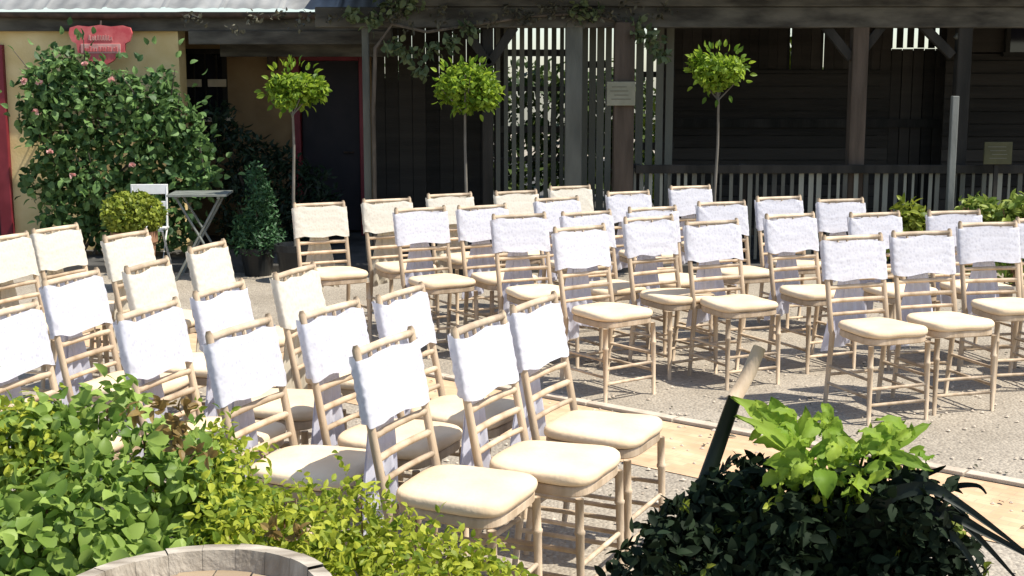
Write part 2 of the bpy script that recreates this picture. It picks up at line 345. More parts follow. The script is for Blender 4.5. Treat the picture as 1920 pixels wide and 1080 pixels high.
# fascia and roof (grey corrugated sheet)
fx0, fx1 = -10.0, -1.28
f = MB(); f.box(((fx0+fx1)/2, -.055, 2.46), (fx1-fx0, .06, .20)); f.box(((-3.45+fx1)/2, -.06, 2.29), (fx1+3.45, .10, .14)); f.box(((-3.2+fx1)/2, .3, 2.2), (fx1+3.2, .1, .2)); f.build('fascia', M['beam_wood'], house, bevel=.006)
gt = MB(); n = 60; vs = []; fs = []
for i in range(n+1):
    xx = fx0+(fx1-fx0)*i/n; sag = .02*math.sin(i*.45)+.012*math.sin(i*1.7)
    for j in range(9):
        a = math.pi*j/8+math.pi; vs.append((xx, -.15+.055*math.cos(a), 2.545+sag*.4+.055*math.sin(a)))
for i in range(n):
    for j in range(8): fs.append((i*9+j, i*9+j+1, (i+1)*9+j+1, (i+1)*9+j))
gt.add(vs, fs); gt.build('gutter', M['iron'], house, smooth=True)
rf = MB(); n = 700; vs = []; fs = []; th = math.radians(27)
rows = 7
for i in range(n+1):
    xx = fx0-.1+(fx1+.12-fx0)*i/n; cz = .005*math.sin(2*math.pi*xx/.16)+(.012 if (xx % .62) < .05 else 0)
    for j in range(rows):
        q = j/(rows-1)*5.5; sag = .03*math.sin(xx*1.3+q)*(.3+q*.2)
        vs.append((xx, -.17+q*math.cos(th), 2.585+q*math.sin(th)+cz+sag))
for i in range(n):
    for j in range(rows-1): fs.append((i*rows+j, (i+1)*rows+j, (i+1)*rows+j+1, i*rows+j+1))
rf.add(vs, fs); rf.build('roof', M['tin'], house, smooth=True)
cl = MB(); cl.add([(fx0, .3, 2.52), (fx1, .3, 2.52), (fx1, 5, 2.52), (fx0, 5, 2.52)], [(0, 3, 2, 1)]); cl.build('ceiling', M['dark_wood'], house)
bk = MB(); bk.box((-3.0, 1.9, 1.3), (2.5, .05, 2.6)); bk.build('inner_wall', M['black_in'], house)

# ------------------------------------------------------------------ open-fronted timber barn on the right
BY = 13.0
barn = thing('timber_barn', 'dark open-fronted timber barn with braced posts beside the farmhouse', 'barn', (0, BY, LIFT))
def px(p, d=BY): return (p-960)/2400*d
X0, X1 = -1.25, 9.0
bm_ = MB(); bm_.box(((px(600)+X1)/2, 0, 2.45), (X1-px(600), .16, .2)); bm_.build('beam', M['beam_wood'], barn, bevel=.01)
bm_ = MB(); bm_.box(((px(738)+X1)/2, -.03, 2.68), (X1-px(738), .18, .255)); bm_.build('beam', M['beam_wood'], barn, bevel=.01)
for (p, wd, top, m, d_) in ((690, .07, 2.40, 'grey_wood', 0), (915, .11, 2.40, 'dark_wood', .05), (1074, .17, 2.40, 'grey_wood', 0), (1165, .2, 2.40, 'brown_post', -.12), (1600, .16, 2.40, 'brown_post', 0), (1792, .14, 2.40, 'dark_wood', 0), (2010, .14, 2.4, 'dark_wood', 0)):
    b = MB(); b.box((px(p), d_, top/2), (wd, wd*.9, top)); b.build('post', M[m], barn, bevel=.012)
def brace(pa, ya, pb, yb, m='dark_wood', wd=.09):
    a = at(pa, ya, d=BY); c = at(pb, yb, d=BY); b = MB(); b.bar(a-Vector((0, BY, LIFT)), c-Vector((0, BY, LIFT)), wd, .07, up=(0, 1, 0)); b.build('brace', M[m], barn, bevel=.008)
brace(868, 50, 918, 122); brace(965, 50, 916, 122); brace(1722, 40, 1785, 105); brace(1862, -8, 1795, 75, 'grey_wood'); brace(1540, 40, 1596, 110); brace(1660, 40, 1606, 110)
# roof: sloping boarded underside, rafters
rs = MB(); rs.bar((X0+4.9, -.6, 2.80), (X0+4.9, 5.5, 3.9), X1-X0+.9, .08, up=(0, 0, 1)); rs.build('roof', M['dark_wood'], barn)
for i in range(15):
    xx = X0+.2+i*.68; b = MB(); b.bar((xx, -.35, 2.72), (xx, 5.0, 3.68), .07, .14); b.build('rafter', M['dark_wood'], barn)
# rear and side boarding
def boards(name, x0, x1, y, z0, z1, m, bh=.145, th=.022, horiz=True, gap=.012, skip=None, bw=.12):
    b = MB()
    if horiz:
        z = z0
        while z < z1-.02:
            hh = min(bh, z1-z)-gap; b.box(((x0+x1)/2, y+R.uniform(-.004, .004), z+hh/2), (x1-x0, th, hh)); z += bh
    else:
        xx = x0
        while xx < x1:
            if not skip or not skip(xx): b.box((xx+bw/2, y+R.uniform(-.004, .004), (z0+z1)/2), (bw-gap, th, z1-z0+R.uniform(-.01, .01)))
            xx += bw
    return b.build(name, M[m], barn)
RB = 2.3   # rear wall depth behind the front beam
D = BY+RB
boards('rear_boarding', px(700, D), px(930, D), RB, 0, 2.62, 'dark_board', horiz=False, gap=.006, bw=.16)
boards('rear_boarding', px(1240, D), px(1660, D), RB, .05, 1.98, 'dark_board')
def backing(x0, x1, y, z0, z1):  # added sheet that stops sky light showing through the board gaps
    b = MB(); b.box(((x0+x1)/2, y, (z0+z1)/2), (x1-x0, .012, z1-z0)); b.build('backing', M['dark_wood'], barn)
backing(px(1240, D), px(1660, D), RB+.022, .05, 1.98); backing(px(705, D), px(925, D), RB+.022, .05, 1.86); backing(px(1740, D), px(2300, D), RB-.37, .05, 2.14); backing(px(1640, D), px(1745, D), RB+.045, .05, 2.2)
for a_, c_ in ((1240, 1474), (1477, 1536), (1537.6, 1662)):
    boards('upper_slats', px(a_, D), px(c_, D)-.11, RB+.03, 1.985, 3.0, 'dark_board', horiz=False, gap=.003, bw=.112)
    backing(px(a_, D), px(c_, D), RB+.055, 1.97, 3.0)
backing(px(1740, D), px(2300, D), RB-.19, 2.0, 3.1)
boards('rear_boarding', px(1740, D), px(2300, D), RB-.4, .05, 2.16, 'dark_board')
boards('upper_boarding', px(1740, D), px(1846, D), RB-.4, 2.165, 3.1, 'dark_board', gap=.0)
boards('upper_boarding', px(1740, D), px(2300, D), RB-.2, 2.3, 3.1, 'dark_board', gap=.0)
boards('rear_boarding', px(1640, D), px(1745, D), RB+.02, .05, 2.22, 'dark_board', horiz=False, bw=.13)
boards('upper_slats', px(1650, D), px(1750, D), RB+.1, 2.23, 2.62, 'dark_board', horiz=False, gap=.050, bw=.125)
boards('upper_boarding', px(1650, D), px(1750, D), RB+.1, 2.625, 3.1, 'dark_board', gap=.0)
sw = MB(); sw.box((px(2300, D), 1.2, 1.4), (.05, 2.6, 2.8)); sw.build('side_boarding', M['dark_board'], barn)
ww = MB(); xa, xb = px(1845, D), px(2100, D); ww.box(((xa+xb)/2, RB-.44, 2.46), (xb-xa, .03, .62)); wo = ww.build('window', M['glass'], barn)
f = MB()
for xx in (xa, (xa+xb)/2-.42, xb): f.box((xx, RB-.47, 2.46), (.05, .05, .66))
f.box(((xa+xb)/2, RB-.47, 2.14), (xb-xa+.1, .06, .05)); f.build('frame', M['dark_wood'], wo)
br_ = MB(); br_.box(((px(1240, D)+px(2300, D))/2, RB-.05, 1.35), (px(2300, D)-px(1240, D), .03, .1)); br_.build('ledger_rail', M['dark_wood'], barn)

# slatted gate screen in the middle of the barn front
def slat_screen(name, label, cat, x0, x1, y, z1, pitch, wd, m, rails, z0=.06, jitter=0, topvar=0):
    t = thing(name, label, cat, ((x0+x1)/2, y, LIFT))
    b = MB(); W = (x1-x0)/2; xx = -W
    while xx < W:
        b.box((xx+wd/2, R.uniform(-.003, .003), (z0+z1)/2), (wd*R.uniform(.85, 1.1), .018, z1-z0+R.uniform(-topvar, topvar))); xx += pitch*R.uniform(1-jitter, 1+jitter)
    b.build('slat_panel', M[m], t)
    for zz, hh in rails:
        b = MB(); b.box((0, .03, zz), (2*W, .035, hh)); b.build('rail', M['dark_wood'], t, bevel=.004)
    return t
slat_screen('slatted_gate', 'tall dark slatted gate with light showing through its gaps', 'gate', px(930, 13.5), px(1062, 13.5), 13.5, 2.44, .083, .047, 'gate_wood', ((2.12, .07), (1.75, .05), (1.33, .07), (1.02, .04), (.2, .09)))
slat_screen('slatted_gate', 'narrow dark slatted gate between the two thick barn posts', 'gate', px(1088, 13.5), px(1140, 13.5), 13.5, 2.52, .083, .070, 'gate_wood', ((2.0, .07), (1.2, .07), (.2, .09)))
slat_screen('slatted_screen', 'dark slatted screen with yellow green leaves behind, right of the notice board', 'screen', px(1190, 13.6), px(1262, 13.6), 13.6, 2.52, .105, .072, 'gate_wood', ((1.9, .06), (1.15, .08), (.3, .09)))
# weathered picket fence
FY = 12.9
pf = thing('picket_fence', 'low weathered grey picket fence in front of the dark barn', 'fence', (0, FY, LIFT))
b = MB(); xx = px(1190, FY)
while xx < px(2020, FY):
    b.box((xx, R.uniform(-.004, .004), .50), (.036*R.uniform(.6, 1.4), .016, .92))
    xx += .088*R.uniform(.75, 1.3)
b.build('picket_panel', M['grey_wood'], pf)
b = MB(); b.box(((px(1190, FY)+px(2020, FY))/2, -.035, .955), (px(2020, FY)-px(1190, FY), .05, .085)); b.build('top_rail', M['dark_wood'], pf, bevel=.006)
for zz in (.32,):
    b = MB(); b.box(((px(1190, FY)+px(2020, FY))/2, .03, zz), (px(2020, FY)-px(1190, FY), .035, .07)); b.build('rail', M['dark_wood'], pf, bevel=.004)
for p in (1192, 1395, 1600, 1800, 2010):
    b = MB(); b.box((px(p, FY), .09, .5), (.08, .08, 1.0)); b.build('post', M['dark_wood'], pf, bevel=.006)
# pale standing post
b = MB(); q = at(1791, 180, d=12.5); b.box((0, 0, q.z/2), (.066, .066, q.z))
o = b.build('standing_post', M['pale_post'], bevel=.008); o.location = (q.x, 12.5, 0); tag(o, 'pale grey square post standing alone before the dark barn', 'post')

# notice boards
def notice(x0, y0, x1, y1, d, label, m, lines):
    a = at(x0, y0, d=d); c = at(x1, y1, d=d); t = thing('notice_board', label, 'notice board', ((a.x+c.x)/2, d, (a.z+c.z)/2))
    W, H = c.x-a.x, a.z-c.z
    b = MB(); b.box((0, 0, 0), (W, .022, H)); b.build('panel', M[m], t, bevel=.004)
    if lines:
        b = MB()
        for i in range(4):
            b.box((R.uniform(-.02, .02), -.0125, H*.28-i*H*.17), (W*R.uniform(.45, .7), .002, H*.035))
        b.build('print', M['ink'], t)
    return t
notice(1138, 153, 1191, 198, BY-.25, 'pale cream notice board fixed high on the brown barn post', 'board_cream', True)
t = notice(1846, 266, 1896, 308, 12.7, 'dim olive sign board on a stake in front of the barn boarding', 'board_olive', True)
b = MB(); b.box((0, .03, -.55), (.04, .03, .9)); b.build('stake', M['dark_wood'], t)

# hanging red pub-style sign on the yellow wall
c = at(190, 86, d=13.72)
sg = thing('wall_sign', 'faded red shaped sign with pale lettering above the rose bush', 'sign', c)
b = MB(); sc = 1/171.0
out = [(-57, 22), (-54, 32), (-40, 36), (-20, 34), (0, 37), (20, 34), (40, 36), (54, 32), (57, 22), (52, 8), (44, 4), (42, -12), (30, -16), (22, -26), (10, -33), (-10, -33), (-22, -26), (-30, -16), (-42, -12), (-44, 4), (-52, 8)]
n = len(out); vs = [(x*sc, -.02, y*sc) for x, y in out]+[(x*sc, .02, y*sc) for x, y in out]
b.add(vs, [tuple(range(n)), tuple(reversed(range(n, 2*n)))]+[(i, i+n, (i+1) % n+n, (i+1) % n) for i in range(n)])
b.build('sign_board', M['sign_red'], sg)
b = MB(); b.box((.0, -.024, -.03), (.42, .006, .10)); b.build('name_panel', M['sign_pale'], sg, bevel=.003)
def script(x0, x1, z, hgt, y, seed):
    rg = random.Random(seed); b = MB(); xx = x0; pts = []
    while xx < x1:
        h = hgt*rg.uniform(.5, 1); pts += [(xx, y, z), (xx+.006, y, z+h), (xx+.014, y, z+h*.9), (xx+.012, y, z), (xx+.02, y, z-.004)]; xx += rg.uniform(.024, .034)
        if rg.random() < .25: b.tube(pts, .0042, 5); pts = []; xx += .012
    if len(pts) > 1: b.tube(pts, .0042, 5)
    return b
script(-.17, .16, -.055, .05, -.03, 4).build('lettering', M['sign_red'], sg)
script(-.12, .13, .06, .06, -.023, 6).build('lettering', M['sign_pale'], sg)
b = MB(); b.tube([(0, 0, .18), (0, .02, .26)], .01); b.tube([(-.22, .02, .18), (-.22, .2, .22)], .008); b.tube([(.22, .02, .18), (.22, .2, .22)], .008); b.build('bracket', M['iron'], sg)

# ------------------------------------------------------------------ greenery beyond the barn
def hedge(name, label, x0, x1, y, z1, n, m, seed, L=.16, dy=.5, cat='hedge'):
    rng = random.Random(seed); b = MB(); cl = []; k = int((x1-x0)*2.2)
    for i in range(k):
        for z in range(3):
            cl.append((Vector((x0+(x1-x0)*(i+.5)/k+rng.uniform(-.2, .2), y+rng.uniform(-.2, .2), z1*(.2+.3*z)+rng.uniform(-.1, .15))), (.5, dy, z1*.2), 1))
    foliage(b, rng, cl, n, L, L*.55, shell=.3)
    t = thing(name, label, cat); b.build('foliage', M[m], t)
    s = MB()
    for i in range(k): s.tube([(x0+(x1-x0)*(i+.5)/k, y, 0), (x0+(x1-x0)*(i+.5)/k+.05, y, z1*.75)], [.03, .012], 5)
    s.build('stems', M['bark'], t); return t
hedge('hedge', 'clipped green hedge seen through the slatted gate', -2.6, 2.3, 20.5, 2.15, 5200, 'hedge_leaf', 3)
hedge('hedge', 'bright yellow green hedge seen behind the slatted screen', 2.1, 3.6, 17.2, 2.5, 3400, 'gold_leaf', 4)
hedge('hedge', 'green hedge running behind the dark barn boarding', 3.7, 12, 21, 2.3, 5200, 'hedge_leaf', 5)

# climbing vine along the beam and over the roof end
rng = random.Random(21); b = MB(); cl = []
for (p, y, r) in ((735, 8, .16), (770, 12, .14), (700, 40, .12), (740, 85, .12), (770, 100, .10), (812, 95, .10), (845, 85, .09), (790, 135, .09), (1195, 60, .14), (1225, 80, .14), (1240, 105, .1), (1085, 20, .12), (1110, 25, .1), (660, 30, .1), (880, 55, .09)):
    cl.append((at(p, y, d=12.85), (r, r*.8, r*.8), r))
foliage(b, rng, cl, 560, .075, .05, shell=.2)
t = thing('climbing_vine', 'pale leaved climbing vine trailing along the barn beam', 'vine'); b.build('foliage', M['vine_leaf'], t)
b = MB(); cl = []
for _ in range(34):
    p = rng.uniform(330, 1250); y = 42+rng.uniform(-22, 14)-max(0, p-800)*.03; r = rng.uniform(.04, .1); cl.append((at(p, y, d=12.82), (r*1.8, r*.5, r*.7), r))
foliage(b, rng, cl, 560, .05, .026, shell=.2); b.build('dry_leaves', M['dry_leaf'], t)
s = MB(); pts = [at(p, y, d=12.88) for p, y in ((702, 330), (700, 200), (704, 90), (735, 45), (800, 60), (880, 48), (1000, 30), (1090, 25), (1190, 45), (1240, 100))]
pts[0].z = 0; s.tube(pts, [.022, .02, .02, .018, .016, .015, .014, .012, .011, .008], 6); s.build('stem', M['bark'], t)

# ------------------------------------------------------------------ garden plants at the back
def pot(parent, r, h, m, rim=True):
    b = MB(); b.lathe([(0, 0), (r*.72, 0), (r*.95, h*.82), (r*1.04, h*.82), (r*1.04, h), (r*.93, h), (r*.9, h*.85)]); b.build('pot', M[m], parent, smooth=False)
    s = MB(); s.lathe([(r*.915, h*.88), (r*.5, h*.9), (.001, h*.91)]); s.build('soil', M['soil'], parent)

# big rose bush against the sunlit wall
rng = random.Random(31); t = thing('rose_bush', 'large glossy green rose bush climbing the yellow wall under the sign', 'bush', (0, 0, 0))
b = MB(); cl = []
for (p, y, r) in ((110, 120, .20), (90, 190, .28), (150, 180, .28), (220, 165, .22), (270, 200, .28), (330, 230, .25), (110, 260, .3), (190, 250, .32), (280, 270, .32), (350, 280, .26), (100, 340, .3), (180, 340, .32), (270, 350, .32), (345, 340, .28), (130, 410, .3), (220, 420, .32), (310, 420, .32), (385, 330, .14), (70, 150, .16), (300, 150, .14), (160, 130, .16), (320, 185, .15), (60, 230, .14)):
    c = at(p, y, d=13.45+rng.uniform(-.12, .12)); cl.append((c, (r, r*.8, r*.85), r*r))
foliage(b, rng, cl, 5600, .085, .062, shell=.55)
for _ in range(220):
    c0 = rng.choice(cl)[0]; d = rdir(rng, .4); b.leaf(c0+d*rng.uniform(.28, .42), d, rdir(rng, .6), .09, .06)
b.build('foliage', M['rose_leaf'], t)
s = MB()
for _ in range(16):
    c0 = rng.choice(cl)[0]; base = Vector((rng.uniform(-4.9, -3.9), 13.6, 0)); mid = (base+c0)/2+Vector((rng.uniform(-.15, .15), .1, .2)); s.tube([base, mid, c0, c0+Vector((rng.uniform(-.2, .2), -.1, .3))], [.018, .014, .009, .004], 6)
s.build('stems', M['bark'], t)
for p, y in ((42, 152), (68, 155), (100, 285), (75, 210), (165, 120), (210, 150), (130, 330), (250, 310)):
    c = at(p+rng.uniform(-8, 8), y, d=13.12)
    fl = MB()
    for k in range(9): fl.leaf(c, rdir(rng, .2), rdir(rng, .5), .04, .04, fold=.4)
    fl.build('bloom', M['flower_pink'], t)

# dark spreading evergreen in the shade
rng = random.Random(33); t = thing('evergreen_shrub', 'dark spreading evergreen shrub in shade under the window', 'bush'); b = MB(); cl = []
for (p, y, r) in ((410, 220, .2), (430, 260, .26), (480, 290, .26), (530, 310, .26), (580, 340, .24), (440, 340, .3), (510, 370, .3), (570, 390, .26), (610, 370, .16), (455, 420, .3), (540, 430, .3), (390, 270, .2)):
    cl.append((at(p, y, d=14.35), (r, r*.8, r*.8), r*r))
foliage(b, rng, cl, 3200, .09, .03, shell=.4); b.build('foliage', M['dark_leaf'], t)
s = MB()
for c in cl: s.tube([(-2.75+rng.uniform(-.2, .2), 14.4, 0), c[0]], [.02, .006], 5)
s.build('stems', M['bark'], t)

# three standard trees with round heads
def standard(p, y, d, seed, label, rx, rz, proto_pot='dark_pot'):
    rng = random.Random(seed); c = at(p, y, d=d)
    t = thing('standard_tree', label, 'tree', (c.x, d, 0), 0, 'round-headed standard trees behind the chairs')
    cl = crown_clumps(rng, (0, 0, c.z), (rx*.68, rx*.6, rz*.6), 17, rx*.36); b = MB(); foliage(b, rng, cl, 3000, .055, .036, shell=.35, up=.7)
    for _ in range(60):
        dd = rdir(rng, .5)*rng.uniform(.85, 1.02); b.leaf(Vector((dd.x*rx, dd.y*rx*.8, c.z+dd.z*rz))*1.0, dd, rdir(rng, .6), .075, .04)
    b.build('crown', M['bay_leaf'], t)
    s = MB(); lean = rng.uniform(-.03, .03); s.tube([(0, 0, .3), (lean, 0, .8), (-lean*.5, .01, 1.3), (0, 0, c.z)], [.016, .015, .013, .010], 8)
    for k in range(6):
        dd = rdir(rng, .6); s.tube([(0, 0, c.z-.25), Vector((dd.x*rx*.7, dd.y*rx*.6, c.z+dd.z*rz*.6))], [.01, .004], 5)
    s.build('trunk', M['pale_bark'], t, smooth=True); pot(t, .2, .36, proto_pot)
standard(547, 166, 12.2, 41, 'round-headed standard tree in front of the recessed dark door', .30, .25)
standard(872, 165, 12.3, 42, 'widest round-headed standard tree, below the forked timber braces', .36, .27)
standard(1348, 138, 12.4, 43, 'round-headed standard tree in front of the boarded barn wall', .31, .26)

# clipped box ball, conifer cone
rng = random.Random(51); c = at(250, 402, d=11.6); t = thing('box_ball', 'yellow green clipped box ball in a terracotta pot by the bistro table', 'topiary', (c.x, c.y, 0))
b = MB(); foliage(b, rng, [((0, 0, c.z), (.26, .26, .19), 1)]+crown_clumps(rng, (0, 0, c.z), (.2, .2, .14), 12, .1), 2600, .045, .03, shell=.8); b.build('crown', M['box_leaf'], t)
s = MB(); s.tube([(0, 0, .3), (0, 0, c.z)], [.02, .012], 6); s.build('trunk', M['bark'], t); pot(t, .2, c.z-.15, 'terracotta')
c = at(478, 310, d=12.6); t = thing('conifer_cone', 'small dark green cone-shaped conifer behind the left chairs', 'topiary', (c.x, c.y, 0)); b = MB(); cl = []
for i in range(12):
    q = i/11; zz = .3+q*(c.z-.32); r = .25*(1-q)**.7+.03
    for k in range(5):
        a = rng.uniform(0, 6.28); cl.append(((math.cos(a)*r*.55, math.sin(a)*r*.55, zz), (r*.55, r*.55, .09), r))
foliage(b, rng, cl, 2600, .05, .018, shell=.5); b.build('crown', M['cone_leaf'], t)
s = MB(); s.tube([(0, 0, .2), (0, 0, c.z-.1)], [.02, .008], 6); s.build('trunk', M['bark'], t); pot(t, .18, .28, 'dark_pot')
# low border plants on the right
def low_plant(p, y, d, r, seed, label, n=500, L=.09, m='low_leaf'):
    rng = random.Random(seed); c = at(p, y, d=d); t = thing('border_plant', label, 'plant', (c.x, d, 0), 0, 'leafy plants along the picket fence')
    b = MB(); cl = crown_clumps(rng, (0, 0, c.z-.1), (r, r*.5, .16), 8, .14)+[((0, 0, .3), (r, r*.5, .3), .08)]
    foliage(b, rng, cl, n, L, L*.5, shell=.3, up=.7); b.build('foliage', M[m], t)
    s = MB()
    for k in range(7): s.tube([(rng.uniform(-.08, .08), 0, 0), (rng.uniform(-r, r)*.8, rng.uniform(-.1, .1), c.z-.05)], [.008, .004], 5)
    s.build('stems', M['twig'], t)
low_plant(1700, 385, 12.2, .2, 61, 'small dull green plant at the fence foot left of the pale post', m='box_leaf')
low_plant(1835, 378, 12.1, .22, 62, 'bright yellow green plant right of the pale post')
low_plant(1900, 380, 11.9, .26, 63, 'largest yellow green plant beside the fence at the barn corner', n=700)

# folding bistro table and white bistro chair
c = at(376, 363, d=12.4); t = thing('bistro_table', 'grey green folding bistro table with crossed legs', 'table', (c.x, c.y, 0), .1)
b = MB(); zt = c.z
for i in range(7): b.box((0, -.24+i*.08, zt), (.56, .066, .018))
b.box((-.2, 0, zt-.02), (.03, .52, .02)); b.box((.2, 0, zt-.02), (.03, .52, .02)); b.build('tabletop', M['table_metal'], t)
for s_ in (-1, 1):
    for k in (-1, 1):
        b = MB(); b.tube([(k*.24, s_*.2, .0), (-k*.2, s_*.2, zt-.03)], .012, 8); b.build('leg', M['table_metal'], t)
b = MB(); b.tube([(-.24, -.2, .03), (-.24, .2, .03)], .008); b.tube([(.24, -.2, .03), (.24, .2, .03)], .008); b.build('stretcher', M['table_metal'], t)
c = at(271, 350, d=12.7); t = thing('bistro_chair', 'white slatted bistro chair behind the box ball', 'chair', (c.x, 12.7, 0), .05); zt = c.z
b = MB(); b.box((0, .2, zt-.04), (.37, .02, .10)); b.box((0, .19, zt-.19), (.35, .018, .06)); b.build('backrest', M['white_paint'], t, bevel=.005)
b = MB()
for i in range(5): b.box((0, -.16+i*.08, .45), (.37, .065, .016))
b.build('seat', M['white_paint'], t)
for s_ in (-1, 1):
    b = MB(); b.tube([(s_*.17, .2, zt), (s_*.17, .17, .45), (s_*.17, -.22, 0)], .011); b.build('leg', M['white_paint'], t)
    b = MB(); b.tube([(s_*.19, -.15, .44), (s_*.19, .24, 0)], .011); b.build('leg', M['white_paint'], t)

# ------------------------------------------------------------------ the ceremony chairs
CH = 1.0
def back_y(z): return -.195-.11*max(0, z-.45)/.55-.05*max(0, .45-z)/.45
def make_chair(label, ph=0.0):
    t = thing('chiavari_chair', label, 'chair', (0, 0, 0), 0, 'sashed chairs set out in rows')
    wood = M['chair_wood']
    # cushion : rounded trapezoid with a domed top
    def outline(k, n=44):
        pts = []
        for i in range(n):
            a = 2*math.pi*i/n; cx, sx = math.cos(a), math.sin(a); e = .45
            x = math.copysign(abs(cx)**e, cx); y = math.copysign(abs(sx)**e, sx)
            wv = .197+.018*y; pts.append((x*wv*k, y*.205*k+.0))
        return pts
    b = MB(); lv = [(.95, .478), (1.0, .484), (1.012, .497), (1.0, .511), (.96, .520), (.8, .525), (.4, .527)]
    vs = []; fs = []; n = 44
    for k, z in lv: vs += [(x, y, z+(.004*math.sin(x*14+ph*2)*math.sin(y*13+ph*3) if z > .5 else .002*math.sin(x*30+ph))) for x, y in outline(k)]
    for i in range(len(lv)-1):
        for j in range(n): fs.append((i*n+j, i*n+(j+1) % n, (i+1)*n+(j+1) % n, (i+1)*n+j))
    fs.append(tuple((len(lv)-1)*n+j for j in range(n))); fs.append(tuple(reversed(range(n))))
    b.add(vs, fs); b.build('cushion', M['cushion'], t, smooth=True)
    b = MB(); vs = []
    for k, z in ((.95, .440), (.97, .445), (.97, .470), (.95, .4765)): vs += [(x, y, z) for x, y in outline(k)]
    fs = [(i*n+j, i*n+(j+1) % n, (i+1)*n+(j+1) % n, (i+1)*n+j) for i in range(3) for j in range(n)]
    fs += [tuple(3*n+j for j in range(n)), tuple(reversed(range(n)))]; b.add(vs, fs); b.build('seat', wood, t)
    for s_ in (-1, 1):
        b = MB(); b.tube([(s_*.185, .178, .44), (s_*.187, .18, .33), (s_*.187, .181, .325), (s_*.187, .181, .315), (s_*.187, .182, .31), (s_*.19, .19, 0)], [.015, .0155, .019, .019, .0155, .0115], 10); b.build('leg', wood, t, smooth=True)
        zs = [0, .2, .44, .46, .6, .8, .985, 1.0]
        b = MB(); b.tube([(s_*(.19-.008*(z < .45)), back_y(z), z) for z in zs], [.0125, .0145, .016, .016, .0155, .0145, .0145, .008], 10); b.build('back_post', wood, t, smooth=True)
    def rail(name, z, r=.012):
        b = MB(); b.tube([(x, back_y(z)-.012*(1-(x/.19)**2), z) for x in (-.188, -.1, 0, .1, .188)], r, 8); b.build(name, wood, t, smooth=True)
    rail('top_rail', .975, .0145); rail('back_rail', .87); rail('back_rail', .70, .013); rail('back_rail', .625, .013); rail('back_rail', .55, .011)
    for x in (-.095, -.0317, .0317, .095):
        b = MB(); b.tube([(x, back_y(.87)-.009, .87), (x, back_y(.975)-.009, .975)], .008, 6); b.build('spindle', wood, t)
    for a, c in (((-.187, .183, .2), (.187, .183, .2)), ((-.187, .186, .11), (.187, .186, .11)), ((-.187, .182, .25), (-.183, -.215, .25)), ((.187, .182, .25), (.183, -.215, .25)), ((-.187, .186, .15), (-.183, -.226, .15)), ((.187, .186, .15), (.183, -.226, .15)), ((-.183, -.22, .2), (.183, -.22, .2))):
        b = MB(); b.tube([a, c], .0095, 8); b.build('stretcher', wood, t, smooth=True)
    # sash: lace band round the top of the back
    n = 64; lv = 14; vs = []; fs = []
    for i in range(lv):
        z = .742+(.962-.742)*i/(lv-1)
        for j in range(n):
            a = 2*math.pi*j/n; cx, sx = math.cos(a), math.sin(a); x = math.copysign(abs(cx)**.32, cx)*.213; y = math.copysign(abs(sx)**.55, sx)*.026
            wr = .0035*math.sin(x*70+z*40+ph)*math.sin(z*75+x*12+ph*2)+.004*math.sin(z*(110+9*ph)+x*(9+6*ph))
            dz = .009*math.sin(x*(17+4*ph)+(1 if sx > 0 else 3)+ph) if i in (0, lv-1) else 0
            pinch = .012*math.exp(-(x/.05)**2)*(-1 if sx < 0 else 0)
            vs.append((x, back_y(z)-.004+y+math.copysign(wr, sx)+pinch, z+dz))
    for i in range(lv-1):
        for j in range(n): fs.append((i*n+j, i*n+(j+1) % n, (i+1)*n+(j+1) % n, (i+1)*n+j))
    b = MB(); b.add(vs, fs); sash = b.build('sash', M['lace_white'], t, smooth=True)
    b = MB(); b.lathe([(.001, -.03), (.022, -.022), (.03, 0), (.022, .022), (.001, .03)], (0, back_y(.83)-.055, .825), 10, wob=.1); b.build('knot', M['satin'], sash, smooth=True)
    for s_ in (-1, 1):
        b = MB(); rows_, cols = 12, 11; vs = []; fs = []
        for side in (0, 1):
            for i in range(rows_):
                q = i/(rows_-1); z = .815-q*(.47+.04*s_+.03*math.sin(ph*3)); wd = .034+.062*q**.8
                for j in range(cols):
                    u = j/(cols-1)*2-1; vs.append((s_*(.012+.05*q)+u*wd, back_y(.81)-.05-.01*q-.010*math.sin(u*7+q*3+s_+ph*2)*(.4+q)-(.006 if side else 0), z-.02*u*s_*q))
        for side in (0, 1):
            o_ = side*rows_*cols
            for i in range(rows_-1):
                for j in range(cols-1):
                    fs.append((o_+i*cols+j, o_+i*cols+j+1, o_+(i+1)*cols+j+1, o_+(i+1)*cols+j))
        b.add(vs, fs); b.build('sash_tail', M['satin'], sash, smooth=True)
    return t
ivory_cache = {}
def ivorise(root):
    for ch in root.children:
        if ch.name.startswith('sash'):
            for o_, mm in [(ch, 'lace_ivory')]+[(g_, 'satin_ivory') for g_ in ch.children]:
                o_.material_slots[0].link = 'OBJECT'; o_.material_slots[0].material = M[mm]
protos = []
def put(T, face, label, ivory, rng):
    """T = top of the viewer-left back post"""
    fa = math.radians(face)+rng.uniform(-.05, .05)
    F = Vector((math.sin(fa), -math.cos(fa))); th_ = math.atan2(-F.x, F.y)
    rot = Matrix.Rotation(th_, 2); off = rot @ Vector((.19, back_y(CH)))
    loc = (T.x-off.x, T.y-off.y, 0)
    if len(protos) < 7:
        o = make_chair(label, len(protos)*.9); protos.append(o); o.location = loc; o.rotation_euler = (0, 0, th_)
    else: o = dup(rng.choice(protos), loc, th_, label)
    if ivory: ivory_list.append(o)
    return o
ivory_list = []; rng = random.Random(77); NTH = ['first', 'second', 'third', 'fourth', 'fifth', 'sixth']
near = [
 [(666, 648), (850, 612), (960, 571)],
 [(390, 621), (565, 583), (708, 552)],
 [(222, 585), (365, 545), (515, 510, 1)],
 [(-58, 590), (82, 522), (236, 498, 1), (355, 462, 1)],
 [(-40, 445, 1), (62, 428, 1), (195, 440, 1)]]
